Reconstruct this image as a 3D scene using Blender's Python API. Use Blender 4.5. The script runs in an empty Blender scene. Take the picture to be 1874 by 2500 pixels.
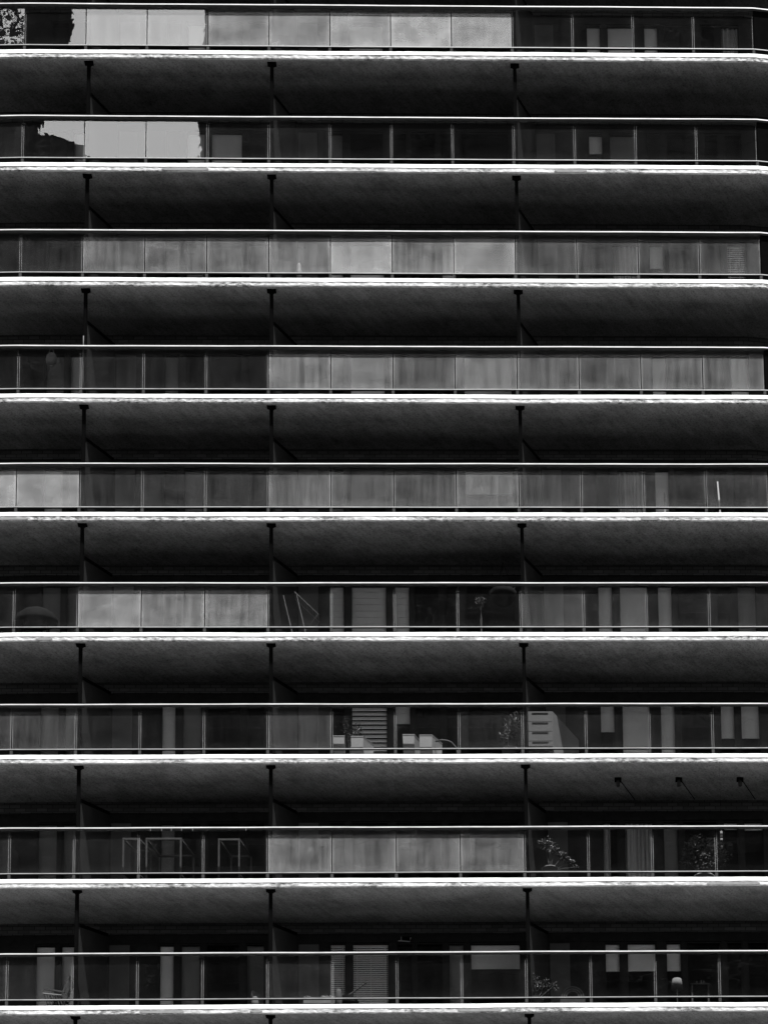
import bpy, bmesh, math, random
from mathutils import Vector, Matrix

random.seed(7)
S = bpy.context.scene
COL = S.collection
R = math.radians

# ------------------------------------------------------------------ camera
cam_d = bpy.data.cameras.new('camera')
cam = bpy.data.objects.new('camera', cam_d)
COL.objects.link(cam)
S.camera = cam
cam_d.sensor_fit = 'HORIZONTAL'
cam_d.sensor_width = 36.0
cam_d.lens = 6788.2 / 1874.0 * 36.0
cam_d.shift_x = (937.0 - 1541.2) / 1874.0
cam_d.shift_y = (4563.1 - 1250.0) / 1874.0
cam_d.clip_start = 0.5
cam_d.clip_end = 3000.0
rt = Vector((0.99934651, -0.02967747, -0.02063515))
up = Vector((0.0152918, -0.1701613, 0.98529757))
fw = Vector((0.03275244, 0.98496923, 0.16959628))
m = Matrix((rt, up, -fw)).transposed().to_4x4()
m.translation = Vector((5.3279, -53.44683, -28.44906))
cam.matrix_world = m

# ------------------------------------------------------------------ sky and sun
SUN_EL, SUN_AZ = 70.0, 20.0           # height of the sun; degrees to the right of straight in front of the facade
w = bpy.data.worlds.new('World')
S.world = w
w.use_nodes = True
wn, wl = w.node_tree.nodes, w.node_tree.links
sky = wn.new('ShaderNodeTexSky')
sky.sky_type = 'NISHITA'
sky.sun_disc = False
sky.sun_elevation = R(SUN_EL)
sky.sun_rotation = R(180.0 - SUN_AZ)
bw = wn.new('ShaderNodeRGBToBW')
wl.new(sky.outputs['Color'], bw.inputs['Color'])
# bright cloud bank added below the sun, beyond the towers, to brighten glass reflections
geo = wn.new('ShaderNodeTexCoord')
dt = wn.new('ShaderNodeVectorMath'); dt.operation = 'DOT_PRODUCT'
dt.inputs[1].default_value = Vector((-0.12, -0.74, 0.66)).normalized()
wl.new(geo.outputs['Generated'], dt.inputs[0])
cn = wn.new('ShaderNodeTexNoise'); cn.inputs['Scale'].default_value = 5.0; cn.inputs['Detail'].default_value = 6.0
wl.new(geo.outputs['Generated'], cn.inputs['Vector'])
ca = wn.new('ShaderNodeMath'); ca.operation = 'MULTIPLY_ADD'; ca.inputs[1].default_value = 0.03; wl.new(cn.outputs['Fac'], ca.inputs[0]); wl.new(dt.outputs['Value'], ca.inputs[2])
cr = wn.new('ShaderNodeMapRange'); cr.inputs['From Min'].default_value = 0.965; cr.inputs['From Max'].default_value = 0.985
wl.new(ca.outputs[0], cr.inputs['Value'])
cm = wn.new('ShaderNodeMix'); cm.data_type = 'FLOAT'
wl.new(cr.outputs['Result'], cm.inputs['Factor']); wl.new(bw.outputs['Val'], cm.inputs['A']); cm.inputs['B'].default_value = 9.5
wl.new(cm.outputs['Result'], wn['Background'].inputs['Color'])
wn['Background'].inputs['Strength'].default_value = 0.10

sd = bpy.data.lights.new('sun', 'SUN')
sd.energy = 5.0
sd.angle = R(0.5)
sd.color = (1.0, 1.0, 1.0)
sun = bpy.data.objects.new('sun', sd)
COL.objects.link(sun)
to_sun = Vector((math.cos(R(SUN_EL)) * math.sin(R(SUN_AZ)), -math.cos(R(SUN_EL)) * math.cos(R(SUN_AZ)), math.sin(R(SUN_EL))))
sun.rotation_euler = to_sun.to_track_quat('Z', 'Y').to_euler()
sun.location = (10, -30, 60)

S.view_settings.view_transform = 'Standard'
S.view_settings.look = 'None'
S.view_settings.exposure = 1.35
S.view_settings.gamma = 1.0
S.cycles.transparent_max_bounces = 24
S.cycles.max_bounces = 10
S.cycles.caustics_reflective = False
S.cycles.caustics_refractive = False

# ------------------------------------------------------------------ materials (the picture is black and white)
def mat(name):
    mt = bpy.data.materials.new(name)
    mt.use_nodes = True
    nt = mt.node_tree
    return mt, nt.nodes, nt.links, nt.nodes['Principled BSDF']

def nd(ns, kind, **kw):
    n = ns.new(kind)
    for k, v in kw.items():
        if k in n.inputs: n.inputs[k].default_value = v
        else: setattr(n, k, v)
    return n

def g(v): return (v, v, v, 1.0)

def ramp(ns, stops):
    r = ns.new('ShaderNodeValToRGB')
    e = r.color_ramp.elements
    e[0].position, e[0].color = stops[0][0], g(stops[0][1])
    e[1].position, e[1].color = stops[-1][0], g(stops[-1][1])
    for p, v in stops[1:-1]:
        x = e.new(p); x.color = g(v)
    return r

def coords(ns, ls, scale, rot=(0, 0, 0), out='Object'):
    tc = ns.new('ShaderNodeTexCoord')
    mp = ns.new('ShaderNodeMapping')
    mp.inputs['Scale'].default_value = scale
    mp.inputs['Rotation'].default_value = rot
    ls.new(tc.outputs[out], mp.inputs['Vector'])
    return mp.outputs['Vector']

def plain(name, v, rough=0.6, metal=0.0, var=0.25, scale=6.0):
    mt, ns, ls, b = mat(name)
    n = nd(ns, 'ShaderNodeTexNoise', Scale=scale, Detail=5.0, Roughness=0.6)
    ls.new(coords(ns, ls, (1, 1, 1)), n.inputs['Vector'])
    r = ramp(ns, [(0.25, v * (1 - var)), (0.75, min(1, v * (1 + var)))])
    ls.new(n.outputs['Fac'], r.inputs['Fac'])
    ls.new(r.outputs['Color'], b.inputs['Base Color'])
    b.inputs['Roughness'].default_value = rough
    b.inputs['Specular IOR Level'].default_value = 0.5 if v > 0.1 else 0.0
    b.inputs['Metallic'].default_value = metal
    return mt

# painted concrete slab edge: smooth upper band, rough chipped lower band; soffit with streaky paint
def mat_edge():
    mt, ns, ls, b = mat('white_painted_concrete')
    v1 = coords(ns, ls, (4.5, 3, 10))
    n1 = nd(ns, 'ShaderNodeTexNoise', Scale=2.2, Detail=8.0, Roughness=0.72)
    ls.new(v1, n1.inputs['Vector'])
    r1 = ramp(ns, [(0.0, 0.66), (0.40, 0.58), (0.47, 0.46), (0.53, 0.26), (0.58, 0.12), (1.0, 0.08)])
    ls.new(n1.outputs['Fac'], r1.inputs['Fac'])
    # long patches where the chips gather
    v2 = coords(ns, ls, (0.35, 1, 1.7))
    n2 = nd(ns, 'ShaderNodeTexNoise', Scale=1.7, Detail=3.0, Roughness=0.5)
    ls.new(v2, n2.inputs['Vector'])
    r2 = ramp(ns, [(0.42, 0.10), (0.56, 1.0)])
    ls.new(n2.outputs['Fac'], r2.inputs['Fac'])
    mx = ns.new('ShaderNodeMix'); mx.data_type = 'RGBA'
    mx.inputs['A'].default_value = g(0.68)
    ls.new(r2.outputs['Color'], mx.inputs['Factor'])
    ls.new(r1.outputs['Color'], mx.inputs['B'])
    # fine grain
    n3 = nd(ns, 'ShaderNodeTexNoise', Scale=30.0, Detail=4.0)
    ls.new(coords(ns, ls, (0.4, 1, 1)), n3.inputs['Vector'])
    r3 = ramp(ns, [(0.3, 0.70), (0.6, 1.0)])
    ls.new(n3.outputs['Fac'], r3.inputs['Fac'])
    ml = ns.new('ShaderNodeMix'); ml.data_type = 'RGBA'; ml.blend_type = 'MULTIPLY'
    ml.inputs['Factor'].default_value = 1.0
    ls.new(mx.outputs['Result'], ml.inputs['A']); ls.new(r3.outputs['Color'], ml.inputs['B'])
    ls.new(ml.outputs['Result'], b.inputs['Base Color'])
    b.inputs['Roughness'].default_value = 0.75
    bp = nd(ns, 'ShaderNodeBump', Strength=0.55, Distance=0.02)
    ls.new(n1.outputs['Fac'], bp.inputs['Height'])
    ls.new(bp.outputs['Normal'], b.inputs['Normal'])
    return mt

def mat_edge_top():
    mt, ns, ls, b = mat('smooth_white_paint')
    n1 = nd(ns, 'ShaderNodeTexNoise', Scale=5.0, Detail=6.0, Roughness=0.7)
    ls.new(coords(ns, ls, (0.35, 1, 6)), n1.inputs['Vector'])
    r1 = ramp(ns, [(0.3, 0.86), (0.62, 0.80), (0.72, 0.62)])
    ls.new(n1.outputs['Fac'], r1.inputs['Fac'])
    ls.new(r1.outputs['Color'], b.inputs['Base Color'])
    b.inputs['Roughness'].default_value = 0.7
    return mt

def mat_soffit():
    mt, ns, ls, b = mat('soffit_paint')
    # brushed streaks running back from the edge at a slant
    v1 = coords(ns, ls, (1, 1, 1), (0, 0, R(36)))
    mp = ns.new('ShaderNodeMapping'); mp.inputs['Scale'].default_value = (7.0, 1.3, 1.0)
    ls.new(v1, mp.inputs['Vector'])
    n1 = nd(ns, 'ShaderNodeTexNoise', Scale=1.4, Detail=9.0, Roughness=0.72)
    ls.new(mp.outputs[0], n1.inputs['Vector'])
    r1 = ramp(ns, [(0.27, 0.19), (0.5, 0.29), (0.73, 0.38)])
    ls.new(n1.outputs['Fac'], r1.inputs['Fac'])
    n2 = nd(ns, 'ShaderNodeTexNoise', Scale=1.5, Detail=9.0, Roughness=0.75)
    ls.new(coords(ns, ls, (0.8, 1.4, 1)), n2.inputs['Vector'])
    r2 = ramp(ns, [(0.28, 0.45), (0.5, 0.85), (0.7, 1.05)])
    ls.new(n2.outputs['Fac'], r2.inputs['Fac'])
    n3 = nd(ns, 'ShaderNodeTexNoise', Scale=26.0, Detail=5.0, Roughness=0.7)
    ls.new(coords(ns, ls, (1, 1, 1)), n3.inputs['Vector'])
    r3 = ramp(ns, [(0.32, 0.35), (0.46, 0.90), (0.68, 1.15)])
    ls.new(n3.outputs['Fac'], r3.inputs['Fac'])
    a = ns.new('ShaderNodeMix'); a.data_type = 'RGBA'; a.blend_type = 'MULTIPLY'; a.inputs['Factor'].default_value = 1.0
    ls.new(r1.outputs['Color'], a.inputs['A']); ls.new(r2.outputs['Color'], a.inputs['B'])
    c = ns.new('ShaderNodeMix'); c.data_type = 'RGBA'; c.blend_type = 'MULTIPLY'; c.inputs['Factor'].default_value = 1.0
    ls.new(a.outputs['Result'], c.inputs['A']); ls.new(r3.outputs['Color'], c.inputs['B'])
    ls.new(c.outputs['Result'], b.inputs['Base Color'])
    b.inputs['Roughness'].default_value = 0.85
    b.inputs['Specular IOR Level'].default_value = 0.1
    bp = nd(ns, 'ShaderNodeBump', Strength=0.25, Distance=0.01)
    ls.new(n1.outputs['Fac'], bp.inputs['Height']); ls.new(bp.outputs['Normal'], b.inputs['Normal'])
    return mt

def mat_brick():
    mt, ns, ls, b = mat('dark_brick')
    br = nd(ns, 'ShaderNodeTexBrick', Scale=1.0)
    br.inputs['Color1'].default_value = g(0.10); br.inputs['Color2'].default_value = g(0.055)
    br.inputs['Mortar'].default_value = g(0.02)
    br.inputs['Mortar Size'].default_value = 0.008
    br.inputs['Brick Width'].default_value = 0.23; br.inputs['Row Height'].default_value = 0.085
    ls.new(coords(ns, ls, (1, 1, 1), (R(90), 0, 0)), br.inputs['Vector'])
    ls.new(br.outputs['Color'], b.inputs['Base Color'])
    b.inputs['Roughness'].default_value = 0.85
    return mt

# balustrade glass: clear glass with a film of dust or frosting; object colour R = how much film, G = streakiness, B = seed
def mat_glass(name, ior):
    mt, ns, ls, b = mat(name)
    ns.remove(b)
    out = ns['Material Output']
    oi = ns.new('ShaderNodeObjectInfo')
    sp = ns.new('ShaderNodeSeparateColor')
    ls.new(oi.outputs['Color'], sp.inputs['Color'])
    tc = ns.new('ShaderNodeTexCoord')
    # seed shift
    add = ns.new('ShaderNodeVectorMath'); add.operation = 'ADD'
    cmb = ns.new('ShaderNodeCombineXYZ')
    sd_ = nd(ns, 'ShaderNodeMath', operation='MULTIPLY'); sd_.inputs[1].default_value = 60.0
    ls.new(sp.outputs['Blue'], sd_.inputs[0])
    ls.new(sd_.outputs[0], cmb.inputs['X']); ls.new(sd_.outputs[0], cmb.inputs['Y'])
    ls.new(tc.outputs['Object'], add.inputs[0]); ls.new(cmb.outputs[0], add.inputs[1])
    def noise(scale, vec, det=4.0, rough=0.6):
        mp = ns.new('ShaderNodeMapping'); mp.inputs['Scale'].default_value = vec
        ls.new(add.outputs[0], mp.inputs['Vector'])
        n = nd(ns, 'ShaderNodeTexNoise', Scale=scale, Detail=det, Roughness=rough)
        ls.new(mp.outputs[0], n.inputs['Vector'])
        return n
    def mth(op, a, c, clamp=False):
        n = nd(ns, 'ShaderNodeMath', operation=op, use_clamp=clamp)
        for i, q in enumerate((a, c)):
            if hasattr(q, 'links'): ls.new(q, n.inputs[i])
            else: n.inputs[i].default_value = q
        return n.outputs[0]
    streak = noise(1.0, (9, 1, 0.6), 6.0, 0.65)
    blot = noise(1.0, (1.6, 1, 2.2), 4.0, 0.6)
    fine = noise(1.0, (26, 1, 14), 3.0, 0.6)
    rs = ramp(ns, [(0.3, 0.0), (0.7, 1.0)]); ls.new(streak.outputs['Fac'], rs.inputs['Fac'])
    rb = ramp(ns, [(0.3, 0.0), (0.7, 1.0)]); ls.new(blot.outputs['Fac'], rb.inputs['Fac'])
    # film = R * (1 - 0.55*G*streaks - 0.25*blots) + specks
    t1 = mth('MULTIPLY', mth('MULTIPLY', rs.outputs['Color'], sp.outputs['Green']), 0.38)
    t2 = mth('MULTIPLY', rb.outputs['Color'], 0.52)
    t3 = mth('MULTIPLY', mth('SUBTRACT', fine.outputs['Fac'], 0.5), 0.14)
    k = mth('SUBTRACT', mth('ADD', mth('SUBTRACT', 1.28, t1), t3), t2)
    film = mth('MULTIPLY', sp.outputs['Red'], k)
    # dust gathered along the ends and bottom, plus a painted sunlit edge line
    gx = ns.new('ShaderNodeSeparateXYZ'); ls.new(tc.outputs['Generated'], gx.inputs[0])
    ex = mth('ABSOLUTE', mth('SUBTRACT', gx.outputs['X'], 0.5), 0.0)
    rx = ramp(ns, [(0.34, 0.0), (0.45, 0.22), (0.485, 0.55), (0.5, 1.0)]); ls.new(ex, rx.inputs['Fac'])
    rz = ramp(ns, [(0.0, 1.0), (0.03, 0.55), (0.22, 0.0)]); ls.new(gx.outputs['Z'], rz.inputs['Fac'])
    en = noise(1.0, (3, 1, 3), 4.0, 0.6)
    em = mth('MULTIPLY', mth('MAXIMUM', rx.outputs['Color'], rz.outputs['Color']), mth('MULTIPLY', en.outputs['Fac'], 1.5))
    film = mth('ADD', film, mth('MULTIPLY', em, mth('ADD', mth('MULTIPLY', sp.outputs['Red'], 0.75), 0.006)), True)
    film = mth('ADD', film, mth('MULTIPLY', mth('GREATER_THAN', ex, 0.489), mth('MULTIPLY', en.outputs['Fac'], mth('SUBTRACT', 0.24, sp.outputs['Red'], True))), True)  # crisp pale line at both ends paints the sunlit glass edge
    # handrail shadow painted in: film thinned under the rail cap with a wavy edge
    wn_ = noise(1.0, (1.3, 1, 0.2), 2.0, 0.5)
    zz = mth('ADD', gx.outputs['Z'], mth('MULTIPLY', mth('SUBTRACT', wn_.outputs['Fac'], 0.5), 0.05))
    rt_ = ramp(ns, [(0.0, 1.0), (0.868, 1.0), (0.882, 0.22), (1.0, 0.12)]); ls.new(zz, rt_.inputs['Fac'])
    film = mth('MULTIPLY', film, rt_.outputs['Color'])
    # specks of dirt
    vo = nd(ns, 'ShaderNodeTexVoronoi', Scale=7.0); vo.feature = 'F1'
    ls.new(add.outputs[0], vo.inputs['Vector'])
    rv = ramp(ns, [(0.0, 1.0), (0.028, 0.5), (0.045, 0.0)]); ls.new(vo.outputs['Distance'], rv.inputs['Fac'])
    spk = mth('MULTIPLY', rv.outputs['Color'], mth('GREATER_THAN', blot.outputs['Fac'], 0.55))
    film = mth('MAXIMUM', film, mth('MULTIPLY', spk, 0.22))
    # thin wandering smears
    sm = noise(1.0, (1.6, 1, 2.4), 3.0, 0.55)
    sl = mth('ABSOLUTE', mth('SUBTRACT', sm.outputs['Fac'], 0.47), 0.0)
    rl = ramp(ns, [(0.0, 1.0), (0.006, 0.7), (0.014, 0.0)]); ls.new(sl, rl.inputs['Fac'])
    wide = noise(1.0, (0.9, 1, 0.9), 2.0, 0.5)
    mk = ramp(ns, [(0.5, 0.0), (0.62, 1.0)]); ls.new(wide.outputs['Fac'], mk.inputs['Fac'])
    film = mth('ADD', film, mth('MULTIPLY', mth('MULTIPLY', rl.outputs['Color'], mk.outputs['Color']), mth('ADD', mth('MULTIPLY', sp.outputs['Red'], 0.35), 0.005)), True)
    # slightly wavy sheet
    wv = noise(1.0, (1.1, 1, 1.6), 1.0, 0.4)
    wv2 = noise(1.0, (4.5, 1, 3.0), 2.0, 0.5)
    hh = mth('ADD', wv.outputs['Fac'], mth('MULTIPLY', wv2.outputs['Fac'], 0.10))
    bp = nd(ns, 'ShaderNodeBump', Strength=0.14, Distance=0.02)
    ls.new(hh, bp.inputs['Height'])
    tr = nd(ns, 'ShaderNodeBsdfTransparent', Color=g(0.93))
    gl = nd(ns, 'ShaderNodeBsdfGlossy', Color=g(0.95), Roughness=0.0)
    ls.new(bp.outputs['Normal'], gl.inputs['Normal'])
    fr = nd(ns, 'ShaderNodeFresnel', IOR=ior)
    ge = ns.new('ShaderNodeNewGeometry')            # only the outer face mirrors; no total reflection inside the sheet
    fo = mth('MULTIPLY', fr.outputs[0], mth('SUBTRACT', 1.0, ge.outputs['Backfacing']))
    m1 = ns.new('ShaderNodeMixShader')
    ls.new(fo, m1.inputs[0]); ls.new(tr.outputs[0], m1.inputs[1]); ls.new(gl.outputs[0], m1.inputs[2])
    df = nd(ns, 'ShaderNodeBsdfDiffuse', Color=g(0.8))
    m2 = ns.new('ShaderNodeMixShader')
    ls.new(mth('MULTIPLY', film, mth('SUBTRACT', 1.0, ge.outputs['Backfacing'])), m2.inputs[0]); ls.new(m1.outputs[0], m2.inputs[1]); ls.new(df.outputs[0], m2.inputs[2])
    ls.new(m2.outputs[0], out.inputs['Surface'])
    return mt

def mat_window_glass():
    mt, ns, ls, b = mat('window_glass')
    ns.remove(b)
    tr = nd(ns, 'ShaderNodeBsdfTransparent', Color=g(0.9))
    gl = nd(ns, 'ShaderNodeBsdfGlossy', Color=g(0.9), Roughness=0.02)
    fr = nd(ns, 'ShaderNodeFresnel', IOR=1.45)
    ge = ns.new('ShaderNodeNewGeometry')
    iv = nd(ns, 'ShaderNodeMath', operation='SUBTRACT'); iv.inputs[0].default_value = 1.0; ls.new(ge.outputs['Backfacing'], iv.inputs[1])
    fo = nd(ns, 'ShaderNodeMath', operation='MULTIPLY'); ls.new(fr.outputs[0], fo.inputs[0]); ls.new(iv.outputs[0], fo.inputs[1])
    m1 = ns.new('ShaderNodeMixShader')
    ls.new(fo.outputs[0], m1.inputs[0]); ls.new(tr.outputs[0], m1.inputs[1]); ls.new(gl.outputs[0], m1.inputs[2])
    ls.new(m1.outputs[0], ns['Material Output'].inputs['Surface'])
    return mt

def mat_curtain():
    mt, ns, ls, b = mat('curtain_cloth')
    n = nd(ns, 'ShaderNodeTexNoise', Scale=1.0, Detail=3.0)
    ls.new(coords(ns, ls, (30, 1, 0.4)), n.inputs['Vector'])
    r = ramp(ns, [(0.3, 0.30), (0.7, 0.70)]); ls.new(n.outputs['Fac'], r.inputs['Fac'])
    ls.new(r.outputs['Color'], b.inputs['Base Color'])
    b.inputs['Roughness'].default_value = 0.9
    return mt

M = dict(
    rod=plain('steel_rod', 0.16, 0.5), cover=plain('barbecue_cover', 0.010, 0.9), cab=plain('pale_cabinet_paint', 0.10, 0.7, 0, 0.08, 3), cap=plain('dark_rail_top', 0.05, 0.6),
    edge=mat_edge(), edge_top=mat_edge_top(), soffit=mat_soffit(), brick=mat_brick(),
    patch=plain('grey_mortar_patch', 0.20, 0.9, 0, 0.2, 9),
    floor=plain('balcony_tile', 0.018, 0.7), dark=plain('dark_metal', 0.003, 0.55, 0.0, 0.2),
    rail=plain('pale_aluminium', 0.46, 0.5, 0.0, 0.3, 2.2), channel=plain('aluminium_channel', 0.21, 0.5, 0.0, 0.4, 2.5),
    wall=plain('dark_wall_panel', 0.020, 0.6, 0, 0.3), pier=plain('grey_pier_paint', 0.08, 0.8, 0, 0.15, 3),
    screen=plain('grey_screen_panel', 0.02, 0.8, 0, 0.15, 3), frame=plain('dark_window_frame', 0.02, 0.5),
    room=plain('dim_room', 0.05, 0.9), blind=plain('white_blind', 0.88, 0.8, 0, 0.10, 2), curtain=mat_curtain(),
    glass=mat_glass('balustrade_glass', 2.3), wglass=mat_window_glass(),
    pave=plain('pale_paving', 0.38, 0.9, 0, 0.15, 0.6), asphalt=plain('asphalt', 0.02, 0.9, 0, 0.2, 0.4),
    ground=plain('ground', 0.01, 0.95, 0, 0.3, 0.05), tower=plain('tower_cladding', 0.013, 0.9, 0, 0.2, 0.2),
    tower_glass=plain('tower_window_band', 0.015, 0.6), podium=plain('podium_concrete', 0.25, 0.85, 0, 0.15, 0.8),
    white=plain('white_plastic', 0.17, 0.5, 0, 0.06, 3), grey=plain('grey_plastic', 0.05, 0.5),
    wood=plain('dark_wood', 0.05, 0.6), leaf=plain('leaf', 0.07, 0.55, 0, 0.6, 9), pale_leaf=plain('pale_leaf', 0.4, 0.5, 0, 0.3, 9),
    pot=plain('clay_pot', 0.12, 0.8), fabric=plain('dark_fabric', 0.03, 0.95), cream=plain('pale_fabric', 0.10, 0.95), bark=plain('bark', 0.08, 0.9))

# ------------------------------------------------------------------ mesh helpers
class MB:
    """collects boxes, bars, tubes and sweeps into one mesh"""
    def __init__(s):
        s.v, s.f, s.mi = [], [], []
    def face(s, pts, mi=0):
        n = len(s.v); s.v += [tuple(p) for p in pts]; s.f.append(tuple(range(n, n + len(pts)))); s.mi.append(mi)
    def hexa(s, p, mi=0):           # p: 8 corners, bottom ring then top ring
        n = len(s.v); s.v += [tuple(q) for q in p]
        for q in ((3, 2, 1, 0), (4, 5, 6, 7), (0, 1, 5, 4), (1, 2, 6, 5), (2, 3, 7, 6), (3, 0, 4, 7)):
            s.f.append(tuple(n + i for i in q)); s.mi.append(mi)
    def box(s, x0, x1, y0, y1, z0, z1, mi=0):
        s.hexa([(x0, y0, z0), (x1, y0, z0), (x1, y1, z0), (x0, y1, z0), (x0, y0, z1), (x1, y0, z1), (x1, y1, z1), (x0, y1, z1)], mi)
    def bar(s, a, b, w_, d_=None, mi=0):
        a, b = Vector(a), Vector(b); d_ = d_ or w_
        t = (b - a).normalized()
        u = t.cross(Vector((0, 1, 0)) if abs(t.y) < 0.9 else Vector((1, 0, 0))).normalized(); n = t.cross(u)
        c = [u * (w_ / 2) * i + n * (d_ / 2) * j for i, j in ((-1, -1), (1, -1), (1, 1), (-1, 1))]
        s.hexa([a + q for q in c] + [b + q for q in c], mi)
    def tube(s, pts, r, k=8, mi=0):
        pts = [Vector(p) for p in pts]; rr = r if isinstance(r, (list, tuple)) else [r] * len(pts)
        n = len(s.v)
        for i, p in enumerate(pts):
            t = (pts[min(i + 1, len(pts) - 1)] - pts[max(i - 1, 0)]).normalized()
            u = t.cross(Vector((0, 0.3, 1)) if abs(t.z) < 0.9 else Vector((1, 0.2, 0))).normalized(); b = t.cross(u)
            for j in range(k):
                a = 2 * math.pi * j / k
                s.v.append(tuple(p + (u * math.cos(a) + b * math.sin(a)) * rr[i]))
        for i in range(len(pts) - 1):
            for j in range(k):
                s.f.append((n + i * k + j, n + i * k + (j + 1) % k, n + (i + 1) * k + (j + 1) % k, n + (i + 1) * k + j)); s.mi.append(mi)
        s.f.append(tuple(n + j for j in range(k))[::-1]); s.mi.append(mi)
        e = n + (len(pts) - 1) * k
        s.f.append(tuple(e + j for j in range(k))); s.mi.append(mi)
    def lathe(s, c, prof, k=20, mi=0, sx=1.0, sy=1.0):
        n = len(s.v)
        for r, z in prof:
            for j in range(k):
                a = 2 * math.pi * j / k
                s.v.append((c[0] + r * sx * math.cos(a), c[1] + r * sy * math.sin(a), c[2] + z))
        for i in range(len(prof) - 1):
            for j in range(k):
                s.f.append((n + i * k + j, n + i * k + (j + 1) % k, n + (i + 1) * k + (j + 1) % k, n + (i + 1) * k + j)); s.mi.append(mi)
        s.f.append(tuple(n + j for j in range(k))[::-1]); s.mi.append(mi)
        e = n + (len(prof) - 1) * k
        s.f.append(tuple(e + j for j in range(k))); s.mi.append(mi)
    def leaf(s, p, size, mi=0, rnd=random, droop=0.0):
        p = Vector(p)
        d = Vector((rnd.uniform(-1, 1), rnd.uniform(-1, 1), rnd.uniform(-0.7, 0.9) - droop)).normalized()
        sd = d.cross(Vector((rnd.uniform(-1, 1), rnd.uniform(-1, 1), rnd.uniform(-1, 1)))).normalized()
        l, w_ = size * rnd.uniform(0.7, 1.3), size * rnd.uniform(0.25, 0.45)
        s.face([p, p + d * l * 0.5 + sd * w_ / 2, p + d * l, p + d * l * 0.5 - sd * w_ / 2], mi)
    def build(s, name, mats, parent=None, smooth=False):
        me = bpy.data.meshes.new(name)
        me.from_pydata(s.v, [], s.f)
        for q in (mats if isinstance(mats, (list, tuple)) else [mats]): me.materials.append(q)
        me.polygons.foreach_set('material_index', s.mi)
        if smooth: me.polygons.foreach_set('use_smooth', [True] * len(s.f))
        me.update()
        o = bpy.data.objects.new(name, me)
        COL.objects.link(o)
        if parent: o.parent = parent
        return o

def tag(o, label=None, cat=None, group=None, kind=None):
    if label: o['label'] = label
    if cat: o['category'] = cat
    if group: o['group'] = group
    if kind: o['kind'] = kind
    return o

def thing(name, label, cat, group=None, loc=(0, 0, 0)):
    o = bpy.data.objects.new(name, None); COL.objects.link(o); o.location = loc
    o.empty_display_size = 0.2
    return tag(o, label, cat, group)

# ------------------------------------------------------------------ plan of the facade
PW, H = 1.32967, 2.8                  # pane width, storey height
SL, SR = -4 * PW, 8 * PW              # the front bends back a little at both of these
def plan(s, off):
    """point on the facade line at run s, off metres into the building"""
    if s < SL:
        d = SL - s; a = R(1.4)
        return (SL - d * math.cos(a) + off * math.sin(a), d * math.sin(a) + off * math.cos(a))
    if s > SR:
        d = s - SR; a = R(7.0)
        return (SR + d * math.cos(a) - off * math.sin(a), d * math.sin(a) + off * math.cos(a))
    return (s, off)
S0, S1 = -8.6, 14.2
def samples(a, b, step):
    n = max(1, int((b - a) / step)); t = [a + (b - a) * i / n for i in range(n + 1)]
    t += [q for q in (SL, SR) if a < q < b]
    return sorted(set(round(q, 4) for q in t))
def sweep(mb, sec, z, step=0.35, a=S0, b=S1, jit=0.0, mis=None, seed=0, wob=0.0):
    """run a closed section [(off, dz)...] along the facade; jit roughens it, wob lets it sag slowly"""
    rnd = random.Random(seed); ss = samples(a, b, step); k = len(sec); n = len(mb.v)
    ph = [rnd.uniform(0, 6.28) for _ in range(3)]
    for s in ss:
        wz = wob * (math.sin(s * 0.9 + ph[0]) + 0.6 * math.sin(s * 2.1 + ph[1]) + 0.4 * math.sin(s * 4.7 + ph[2]))
        for q in sec:
            j = jit if len(q) < 3 else q[2]
            x, y = plan(s, q[0] + rnd.uniform(-j, j))
            mb.v.append((x, y, z + q[1] + wz + rnd.uniform(-j, j)))
    for i in range(len(ss) - 1):
        for j in range(k):
            mb.f.append((n + i * k + j, n + i * k + (j + 1) % k, n + (i + 1) * k + (j + 1) % k, n + (i + 1) * k + j))
            mb.mi.append(mis[j] if mis else 0)
    mb.f.append(tuple(n + j for j in range(k))[::-1]); mb.mi.append(0)
    mb.f.append(tuple(n + (len(ss) - 1) * k + j for j in range(k))); mb.mi.append(0)

def Z(row): return (9 - row) * H       # handrail top of each storey
DEPTH = 1.5                           # balcony depth to the back wall
FLOOR = -1.15                         # balcony floor below the handrail
SOFF = 1.50                           # soffit above the handrail
GROUND = -30.2

# ------------------------------------------------------------------ setting
mb = MB(); mb.box(-900, 900, -1300, 500, GROUND - 1.0, GROUND); tag(mb.build('ground', M['ground']), kind='structure')
mb = MB(); mb.box(-90, 110, -18.5, 0.25, GROUND + 0.004, GROUND + 0.15); tag(mb.build('pavement', M['pave']), kind='structure')
mb = MB(); mb.box(-300, 320, -45.0, -18.5, GROUND + 0.002, GROUND + 0.008); tag(mb.build('road', M['asphalt']), kind='structure')

# ------------------------------------------------------------------ the apartment building
B = thing('apartment_building', 'tall apartment block with stacked white edged balconies and glass balustrades', 'building', None, (0, 0, GROUND))
def under(o, p):
    o.parent = p
    o.matrix_parent_inverse = Matrix.Translation((0, 0, -GROUND)) if p is B else Matrix.Identity(4)
    return o

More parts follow.
